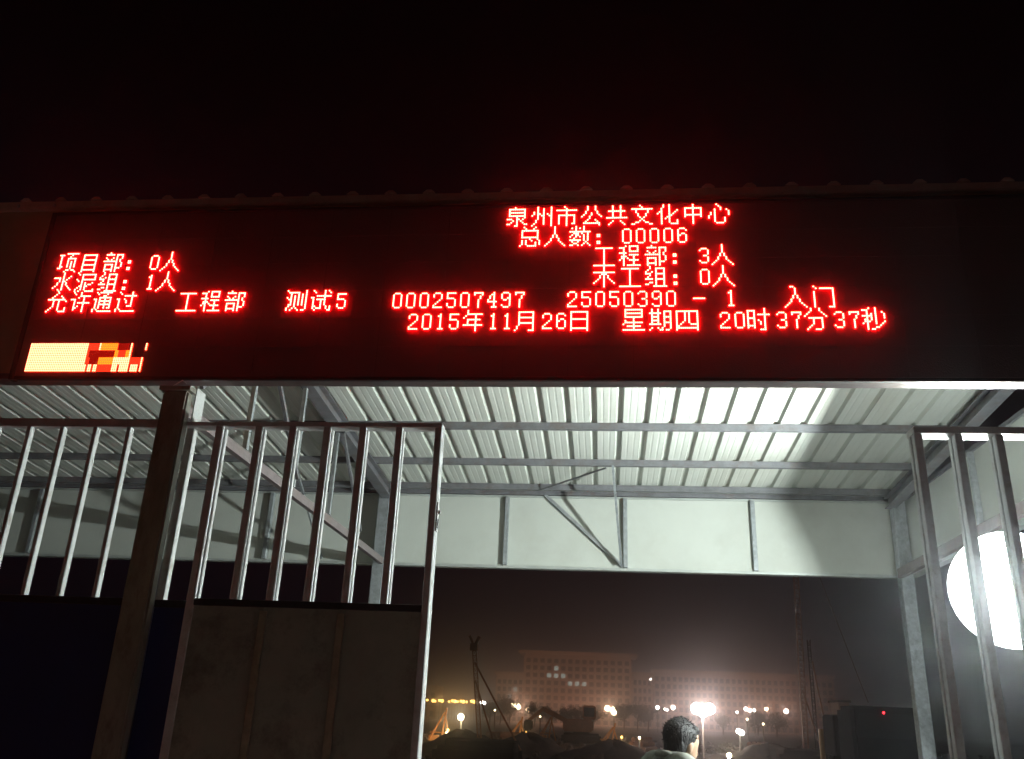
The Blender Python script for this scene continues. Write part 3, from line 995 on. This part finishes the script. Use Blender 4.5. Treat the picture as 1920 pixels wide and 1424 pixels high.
def lamp_post(name, x, y, Y, r, m, label, cat='street lamp', heads=1, power=None, col=(1, 0.7, 0.4), group=None, spread=None):
    p = at(x, y, Y)
    o = empty(name, (p.x, p.y, 0.0), label, cat, group)
    part_bar('pole', (p.x, p.y + r + 0.1, 0.0), (p.x, p.y + r + 0.1, p.z), 0.14 if Y > 80 else 0.10, None, M_pole, o, 8)
    sp = spread or r * 1.9
    for k in range(heads):
        dx = (k - (heads - 1) / 2) * sp
        bm = bmesh.new()
        bmesh.ops.create_icosphere(bm, subdivisions=2, radius=r, matrix=Matrix.Translation((dx, 0, p.z + (0.25 * r * (-1) ** k if heads > 1 else 0))))
        link('lamp_globe', bm, m, o, True)
        if heads > 1 and k:
            part_bar('arm', (p.x + dx - sp, p.y + r + 0.1, p.z - r * 0.3), (p.x + dx, p.y + r + 0.1, p.z - r * 0.3), 0.06, None, M_pole, o, 6)
    if power:
        ld = bpy.data.lights.new('lamp_light', 'POINT')
        ld.energy = power
        ld.color = col
        ld.shadow_soft_size = 0.3
        lo = bpy.data.objects.new('lamp_light', ld)
        C.objects.link(lo)
        lo.parent = o
        lo.location = (0, -r - 0.4, p.z + 0.2)
    return o


ORD = ['leftmost', 'second', 'third', 'fourth', 'fifth', 'sixth', 'seventh', 'eighth', 'ninth', 'tenth', 'eleventh', 'twelfth', 'thirteenth', 'rightmost']
row = [801, 812, 816, 824, 829, 842, 848, 853, 858, 864, 869, 875, 884, 889]
for i, x_ in enumerate(row):
    lamp_post('street_lamp', x_, 1313 + (i % 3) * 0.8 + (x_ - 800) * 0.03, 260, (0.34, 0.46, 0.3)[i % 3], ML_o,
              'small orange street lamp, %s of the far row beside the mast' % (ORD[i] if i in (0, 13) else ORD[i] + ' from left'), group='orange street lamps in the far row',
              power=300 if i in (3, 8, 12) else None, col=(1, 0.5, 0.15))
spots = [
    (906, 1318, 220, 0.40, ML_c, 2, None, 'far pair of small white lamps just right of the leaning mast'),
    (967, 1324, 282, 0.80, ML_w, 2, 1700, 'twin-globe lamp post before the left low block'),
    (990, 1331, 281, 0.72, ML_w, 1, 1500, 'single warm lamp right of the twin-globe post'),
    (1144, 1330, 282, 0.86, ML_w, 2, 1900, 'twin warm lamp post before the right half of the tall building'),
    (1151, 1336, 130, 0.36, ML_w, 1, None, 'warm lamp just right of and below the twin lamp post'),
    (1233, 1327, 170, 0.34, ML_c, 1, None, 'small white lamp at left above the person'),
    (1249, 1331, 180, 0.22, ML_c, 2, None, 'tiny pair of white lamps above the person'),
    (1262, 1327, 312, 0.76, ML_c, 1, 1500, 'white lamp above the crown of the person'),
    (1382, 1336, 170, 0.22, ML_c, 1, None, 'tiny white lamp right of the brightest site light'),
    (1402, 1331, 314, 0.66, ML_c, 2, 1500, 'double white lamp between the brightest light and the tall mast'),
    (1414, 1332, 158, 0.24, ML_c, 1, None, 'small white lamp right beside the double white lamp'),
    (1437, 1330, 314, 0.62, ML_w, 1, 1200, 'yellowish lamp left of the last white lamp before the tall mast'),
    (1474, 1334, 314, 0.80, ML_c, 1, 1400, 'last white lamp before the tall mast at right'),
]
for (x_, y_, Y_, r_, m_, h_, pw_, lb_) in spots:
    lamp_post('street_lamp', x_, y_, Y_, r_, m_, lb_, heads=h_, power=(pw_ * 0.75 if pw_ else None), col=(1, 0.42, 0.25))

ML_b = lamp_mat('site_floodlight_lens', (1.0, 0.86, 0.80), 60)
bigl = lamp_post('site_light_tower', 1318, 1332, 52, 0.30, ML_b, 'brightest site light on a pole, just right of the person', 'light tower', heads=3, power=420, col=(1, 0.70, 0.55), spread=0.36)
ML_l = lamp_mat('site_lamp_yellow_white', (1.0, 0.86, 0.52), 50)
lamp_post('site_lamp', 864, 1345, 60, 0.20, ML_l, 'round white site lamp low beside the leaning mast', 'site lamp', power=60, col=(1, 0.8, 0.5))
lamp_post('site_lamp', 1388, 1373, 48, 0.13, ML_c, 'white site lamp on the ground right of the person', 'site lamp', heads=2, power=25, col=(1, 0.85, 0.7), spread=0.16)
lamp_post('site_lamp', 1367, 1417, 40, 0.10, ML_l, 'yellow site lamp lowest in view, right of the person', 'site lamp', power=20, col=(1, 0.7, 0.35))
small = [(838, 1374, 58, 0.07, 'small lamp at the foot of the orange-lit tripod'), (981, 1378, 60, 0.09, 'left of two small lamps below the twin-globe post'),
         (991, 1376, 62, 0.07, 'right of two small lamps below the twin-globe post'), (1401, 1349, 90, 0.09, 'tiny lamp below the double white lamp'),
         (1431, 1358, 80, 0.08, 'tiny lamp below the yellowish lamp'), (1199, 1384, 55, 0.07, 'small reddish lamp left of the person'),
         (928, 1332, 90, 0.07, 'tiny bluish lamp between the mast and the left low block'), (1013, 1344, 100, 0.07, 'tiny lamp at the foot of the tall building')]
for (x_, y_, Y_, pw_, lb_) in ((1062, 1342, 283, 1500, 'added low lamp lighting the wall at the middle foot of the tall building'), (1105, 1343, 283, 1500, 'added low lamp lighting the wall right of the middle foot of the tall building'),
                               (1205, 1340, 292, 700, 'added low lamp lighting the foot of the small right block'), (1345, 1342, 313, 1300, 'added low lamp lighting the long block')):
    lamp_post('site_lamp', x_, y_, Y_, 0.16, ML_w, lb_, 'site lamp', power=pw_ * 0.95, col=(1, 0.42, 0.25))  # lamps with no visible source, added to brighten the far facades
for (x_, y_, Y_, r_, lb_) in small:
    lamp_post('site_lamp', x_, y_, Y_, r_, ML_w, lb_, 'site lamp')
lamp_post('site_lamp', 1220, 1274, 290, 0.28, ML_c, 'small white lamp high on the corner between the far blocks', 'site lamp')
M_redl = emis('red_tail_lamp', (1.0, 0.02, 0.03), 7)

# ------------------------------------------------------------------ rigs and masts
M_rig = mat('orange_brown_rig_paint', (0.30, 0.14, 0.07), 0.6, metal=0.1, noise=0.25, nscale=3)
M_cable = mat('steel_cable', (0.25, 0.2, 0.18), 0.5, metal=0.6)
M_dark = mat('dark_machine_paint', (0.024, 0.016, 0.014), 0.95, noise=0.3, nscale=3, spec=0.05)


def lattice(parent, a, b, wdt, nseg, m, name='mast'):
    o3 = parent_origin(parent)
    a, b = Vector(a) - o3, Vector(b) - o3
    bm = bmesh.new()
    h = wdt / 2
    cs = [Vector((sx_ * h, sy * h, 0)) for sx_, sy in ((-1, -1), (1, -1), (1, 1), (-1, 1))]
    for c in cs:
        bar(bm, a + c, b + c, wdt * 0.13, None, 4)
    for k in range(nseg):
        p, q = a.lerp(b, k / nseg), a.lerp(b, (k + 1) / nseg)
        for i in range(4):
            c, d = cs[i], cs[(i + 1) % 4]
            bar(bm, p + c, q + d, wdt * 0.07, None, 3)
            bar(bm, p + c, p + d, wdt * 0.07, None, 3)
    return link(name, bm, m, parent)


def rig(name, xt, yt, xb_, Y, wdt, label, stays=(), head=False, m=M_rig, tracked=True):
    top = at(xt, yt, Y)
    base = at(xb_, 1360, Y)
    base.z = 0.0
    o = empty(name, (base.x, Y, 0), label, 'drilling rig')
    lattice(o, base + Vector((0, 0, 0.9)), top, wdt, max(8, int((top.z - 0.9) / wdt / 1.1)), m)
    if head:
        part_bar('head_arm', top, top + Vector((-0.20, 0, 0.42)), 0.09, 0.12, m, o)
        part_bar('head_arm', top, top + Vector((0.20, 0, 0.40)), 0.09, 0.12, m, o)
        bbox('sheave_block', top.x - 0.15, top.x + 0.15, Y - 0.12, Y + 0.12, top.z - 0.15, top.z + 0.12, m, o)
    for (dx, dy, t0) in stays:
        s0 = base.lerp(top, t0)
        part_bar('stay', s0, (base.x + dx, Y + dy, 0.5), 0.06, None, m, o, 6)
    if tracked:
        bbox('chassis', base.x - 1.2, base.x + 1.5, Y - 0.9, Y + 0.9, 0.40, 0.85, M_dark, o, 0.06)
        for s_ in (-1, 1):
            bbox('track', base.x - 1.6, base.x + 1.6, Y + s_ * 1.1 - 0.22, Y + s_ * 1.1 + 0.22, 0.0, 0.62, M_dark, o, 0.15, 2)
    return o


rig('drilling_rig', 889, 1213, 900, 36, 0.15, 'leaning mast with a forked head just right of the gate', stays=((1.6, 0.3, 0.86), (0.5, 1.2, 0.7)), head=True)
r2 = rig('drilling_rig', 1490, 1040, 1508, 45, 0.22, 'tallest lattice mast with a slanting guy wire at right', stays=((0.9, 0.6, 0.35),))
g1, g2 = at(1536, 1080, 45), at(1628, 1318, 45)
g1 = g1 + (g1 - g2) * 0.10
part_bar('guy_wire', g1, g2, 0.035, None, M_cable, r2, 6)
g3 = at(1516, 1200, 45.6)
lattice(r2, Vector((g3.x, 45.6, 0.5)), g3, 0.14, 20, M_dark, 'inner_mast')
part_bar('inner_brace', at(1523, 1240, 45), Vector((at(1523, 1240, 45).x + 0.5, 45, 0.8)), 0.07, None, M_rig, r2, 6)

# small tripods lit from below
M_tri = mat('orange_tripod_paint', (0.62, 0.30, 0.09), 0.55, noise=0.2, nscale=4)
for (xa, ya, Y, hgt, lb, pw) in ((828, 1336, 58, 2.5, 'orange-lit tripod rig right beside the gate stile', 90), (970, 1352, 60, 2.0, 'tripod rig below the twin-globe lamp post', 15),
                                (1144, 1364, 60, 1.7, 'low tripod rig below the twin warm lamps at centre', 15), (1027, 1345, 75, 2.4, 'slim tripod rig at the foot of the tall building', 0)):
    tp = at(xa + 6, ya, Y)
    o = empty('tripod_rig', (tp.x, Y, 0), lb, 'tripod rig')
    for ang in (0.2, 2.3, 4.4):
        part_bar('leg', tp, (tp.x + 0.95 * math.cos(ang) - 0.5, Y + 0.95 * math.sin(ang), 0.0), 0.10, None, M_tri, o, 6)
    part_bar('mast', (tp.x - 0.15, Y, 0.0), tp + Vector((0.12, 0, 0.25)), 0.11, None, M_tri, o, 6)
    bbox('winch', tp.x - 0.9, tp.x - 0.3, Y - 0.3, Y + 0.3, 0.0, 0.45, M_tri, o, 0.04)
    part_bar('cross_tie', (tp.x - 0.85, Y + 0.1, 0.6), (tp.x + 0.1, Y + 0.1, 0.6), 0.07, None, M_tri, o, 6)
    if pw:
        ld = bpy.data.lights.new('work_light', 'POINT')
        ld.energy = pw
        ld.color = (1, 0.55, 0.18)
        ld.shadow_soft_size = 0.15
        lo = bpy.data.objects.new('work_light', ld)
        C.objects.link(lo)
        lo.parent = o
        lo.location = (0.5, -1.6, 0.8)
        bm = bmesh.new()
        bmesh.ops.create_icosphere(bm, subdivisions=2, radius=0.07, matrix=Matrix.Translation((0.5, -1.35, 0.8)))
        link('work_lamp', bm, ML_o, o)
        part_bar('lamp_stand', (tp.x + 0.5, Y - 1.35, 0), (tp.x + 0.5, Y - 1.35, 0.72), 0.04, None, M_pole, o, 6)


def excavator(x_, Y, face, label):
    p = at(x_, 1380, Y)
    o = empty('excavator', (p.x, Y, 0), label, 'excavator')
    X = p.x
    for s_ in (-1, 1):
        bbox('track', X - 1.5, X + 1.5, Y + s_ * 0.95 - 0.25, Y + s_ * 0.95 + 0.25, 0, 0.75, M_dark, o, 0.18, 3)
    bbox('upper_body', X - 1.4, X + 0.9, Y - 1.0, Y + 1.0, 0.85, 1.75, M_rig, o, 0.12, 2)
    bbox('slew_ring', X - 0.6, X + 0.6, Y - 0.6, Y + 0.6, 0.55, 0.849, M_dark, o)
    cb = bbox('cab', X + 0.1, X + 1.1, Y - 0.98, Y - 0.1, 1.7505, 2.75, M_rig, o, 0.08, 2)
    bbox('cab_window', X + 0.2, X + 1.0, Y - 0.992, Y - 0.982, 1.95, 2.6, M_glassd, cb)
    a_, b_, c_ = Vector((X + face * 1.0, Y + 0.3, 1.5)), Vector((X + face * 2.9, Y + 0.3, 2.35)), Vector((X + face * 4.1, Y + 0.3, 1.5))
    part_bar('boom', a_, b_, 0.26, 0.34, M_rig, o)
    part_bar('stick', b_ + Vector((0, 0, 0.1)), c_, 0.2, 0.24, M_rig, o)
    bm = bmesh.new()
    q = c_ - Vector((X, Y, 0))
    box(bm, q.x - 0.35, q.x + 0.3, q.y - 0.4, q.y + 0.4, q.z - 0.7, q.z + 0.05)
    bmesh.ops.bevel(bm, geom=bm.edges[:], offset=0.1, segments=2, affect='EDGES')
    link('bucket', bm, M_dark, o)
    return o


excavator(1090, 72, -1, 'dark excavator on the earth below the tall building')

# earth mounds
M_mound = mat('heaped_earth', (0.060, 0.040, 0.030), 0.95, noise=0.6, nscale=2.2, bump=1.0, bscale=5)


def mound(x_, Y, rx, ry, h, label, seed):
    p = at(x_, 1380, Y)
    rr = random.Random(seed)
    bm = bmesh.new()
    n, m_ = 28, 9
    ph = [rr.uniform(0, 6) for _ in range(6)]
    rings = []
    for k in range(m_ + 1):
        t = k / m_
        ring = []
        for i in range(n):
            th = 2 * math.pi * i / n
            rad = (1 + 0.16 * math.sin(2 * th + ph[0]) + 0.09 * math.sin(5 * th + ph[1]))
            zz = h * (math.cos(t * math.pi) * 0.5 + 0.5) * (1 + 0.22 * math.sin(3 * th + ph[2] + 3 * t)) + rr.uniform(-0.11, 0.11) - 0.12 * t
            ring.append(bm.verts.new((rx * t * rad * math.cos(th), ry * t * rad * math.sin(th), zz)))
        rings.append(ring)
    for k in range(m_):
        for i in range(n):
            j = (i + 1) % n
            if k == 0:
                bm.faces.new((rings[0][0], rings[1][i], rings[1][j])) if False else None
            bm.faces.new((rings[k][i], rings[k][j], rings[k + 1][j], rings[k + 1][i]))
    bmesh.ops.remove_doubles(bm, verts=bm.verts, dist=0.002)
    o = link('earth_mound', bm, M_mound, None, True, (p.x, Y, 0.0))
    return tag(o, label, 'earth mound')


mound(870, 45, 3.0, 2.2, 0.85, 'earth mound at the foot of the leaning mast', 1)
mound(985, 48, 3.6, 2.5, 0.8, 'earth mound left of the excavator below the tall building', 2)
mound(1150, 46, 3.0, 2.2, 0.7, 'earth mound left of the person', 3)
mound(1440, 47, 4.2, 2.5, 0.8, 'earth mound between the person and the tall mast', 4)
mound(1560, 44, 2.8, 2.0, 0.7, 'earth mound right of the tall mast', 5)

M_rub = mat('spoil_lumps', (0.10, 0.065, 0.045), 0.95, noise=0.4, nscale=3)
bm = bmesh.new()
rr = random.Random(11)
for k in range(900):
    Y_ = rr.uniform(36, 95)
    X_ = rr.uniform(-0.30, 0.52) * Y_ * 0.9
    r_ = rr.uniform(0.06, 0.28)
    bmesh.ops.create_icosphere(bm, subdivisions=1, radius=r_, matrix=Matrix.Translation((X_, Y_, r_ * 0.2)) @ Euler((rr.uniform(0, 3), rr.uniform(0, 3), 0)).to_matrix().to_4x4() @ Matrix.Diagonal((1.3, 0.9, 0.6, 1)))
tag(link('spoil_rubble', bm, M_rub), kind='stuff')
for k, (x_, Y_, n_, lb_) in enumerate(((935, 56, 5, 'stack of dark pipes right of the leaning mast'), (1195, 60, 4, 'stack of dark pipes left of the person'), (1410, 62, 5, 'stack of dark pipes between the person and the tall mast'))):
    p = at(x_, 1380, Y_)
    o = empty('pipe_stack', (p.x, Y_, 0), lb_, 'pipes')
    for r_ in range(3):
        for c_ in range(n_ - r_):
            part_bar('pipe', (p.x - 0.3 * n_ / 2 + 0.3 * c_ + 0.15 * r_, Y_ - 1.6, 0.16 + 0.27 * r_), (p.x - 0.3 * n_ / 2 + 0.3 * c_ + 0.15 * r_ + 0.9, Y_ + 1.6, 0.16 + 0.27 * r_), 0.28, 0.28, M_rig, o, 10)

# dark machine cabin with a red lamp at right, and a pale lit site cabin beside it
p = at(1655, 1375, 30)
tr = empty('tipper_truck', (p.x, 30, 0), 'dark tipper truck with a small red lamp near the right column', 'truck')
X = p.x
bbox('cab', X - 1.15, X + 1.15, 29.0, 30.8, 0.62, 2.45, M_dark, tr, 0.12, 2)
bbox('tipper_body', X - 1.2, X + 1.2, 31.1, 32.6, 0.95, 2.20, M_dark, tr, 0.05)
bbox('windscreen', X - 0.95, X + 0.95, 28.985, 28.998, 1.55, 2.25, M_glassd, tr)
bbox('bumper', X - 1.2, X + 1.2, 28.85, 28.99, 0.45, 0.75, M_dark, tr, 0.03)
for s_ in (-1, 1):
    for y_ in (29.8, 32.0):
        part_bar('wheel', (X + s_ * 0.78, y_, 0.48), (X + s_ * 1.12, y_, 0.48), 0.96, 0.96, M_dark, tr, 20)
q = at(1657, 1337, 28.9)
bm = bmesh.new()
bmesh.ops.create_icosphere(bm, subdivisions=2, radius=0.035, matrix=Matrix.Translation(q - Vector((X, 30, 0))))
link('red_lamp', bm, M_redl, tr)

p = at(1583, 1375, 55)
hut = empty('site_hut', (p.x, 55, 0), 'narrow pale site hut between the tall mast and the truck', 'hut')
zt = at(1583, 1318, 55).z
M_hut = mat('pale_hut_panel', (0.16, 0.11, 0.08), 0.7, noise=0.15)
bbox('wall', p.x - 0.30, p.x + 0.30, 54.5, 56.5, 0.0, zt, M_hut, hut, 0.02)
bbox('roof', p.x - 0.38, p.x + 0.38, 54.35, 56.65, zt + 0.002, zt + 0.12, M_dark, hut)
bbox('door', p.x - 0.2, p.x + 0.2, 54.47, 54.497, 0.0, zt * 0.72, M_dark, hut)
p = at(1541, 1388, 42)
bo = empty('marker_post', (p.x, 42, 0), 'short lit yellow post at the foot of the tall mast', 'post')
part_bar('post', (p.x, 42, 0), (p.x, 42, p.z + 0.45), 0.22, None, mat('yellow_marker_paint', (0.7, 0.5, 0.2), 0.5), bo, 8)
bbox('foot', p.x - 0.3, p.x + 0.3, 41.7, 42.3, 0.0, 0.08, M_dark, bo)

# ------------------------------------------------------------------ trees before the far buildings
M_leaf = mat('dark_foliage', (0.045, 0.065, 0.03), 0.8, noise=0.4, nscale=0.6)
M_trunk = mat('bark', (0.08, 0.06, 0.045), 0.9, noise=0.3)


def tree(x_, Y, h, r, label, seed, group):
    p = at(x_, 1350, Y)
    rr = random.Random(seed)
    o = empty('tree', (p.x, Y, 0), label, 'tree', group)
    bm = bmesh.new()
    bar(bm, (0, 0, 0), (0.1, 0, h * 0.5), 0.28, None, 8)
    for k in range(5):
        th = rr.uniform(0, 6.28)
        bar(bm, (0.05, 0, h * (0.3 + 0.04 * k)), (r * 0.6 * math.cos(th), r * 0.6 * math.sin(th), h * rr.uniform(0.55, 0.85)), 0.10, None, 5)
    link('trunk', bm, M_trunk, o)
    bm = bmesh.new()
    cl = [(Vector((rr.uniform(-r, r) * 0.6, rr.uniform(-r, r) * 0.6, h * rr.uniform(0.5, 0.88))), rr.uniform(0.3, 0.55) * r) for _ in range(11)]
    for k in range(1300):
        c, cr = rr.choice(cl)
        d = Vector((rr.gauss(0, 1), rr.gauss(0, 1), rr.gauss(0, 0.8))).normalized() * cr * rr.uniform(0.4, 1.05)
        q = c + d
        s = rr.uniform(0.10, 0.22)
        u = Vector((rr.gauss(0, 1), rr.gauss(0, 1), rr.gauss(0, 1))).normalized()
        v = u.cross(Vector((rr.gauss(0, 1), rr.gauss(0, 1), rr.gauss(0, 1)))).normalized()
        vs_ = [bm.verts.new(q + u * s), bm.verts.new(q + v * s * 0.5), bm.verts.new(q - u * s), bm.verts.new(q - v * s * 0.5)]
        bm.faces.new(vs_)
    link('crown', bm, M_leaf, o)
    return o


tx = [918, 938, 955, 1002, 1030, 1058, 1085, 1112, 1170, 1195, 1215, 1355, 1420, 1455]
for i, x_ in enumerate(tx):
    tree(x_, 185 + 10 * random.random(), random.uniform(3.6, 5.4), random.uniform(2.0, 2.9), 'dark bushy tree, %s in the row below the far buildings' % (ORD[i] if i in (0, 13) else ORD[i] + ' from left'), 50 + i, 'trees before the far buildings')

# ------------------------------------------------------------------ sodium street lamp on the road behind the viewer (its glints show on the post and bars)
sl = empty('road_lamp', (-13.0, -17.5, 0), 'tall sodium road lamp behind the viewer that glints on the post and bars', 'street lamp')
part_bar('pole', (-13.0, -17.5, 0), (-13.0, -17.5, 5.3), 0.14, None, M_pole, sl, 12)
part_bar('arm', (-13.0, -17.5, 5.25), (-12.5, -16.6, 5.35), 0.08, None, M_pole, sl, 8)
bm = bmesh.new()
bmesh.ops.create_icosphere(bm, subdivisions=2, radius=0.16, matrix=Matrix.Translation((0.6, 1.05, 5.3)) @ Matrix.Diagonal((1.6, 1, 0.6, 1)))
link('lamp_lens', bm, emis('road_lamp_lens', (1.0, 0.70, 0.26), 75), sl, True)
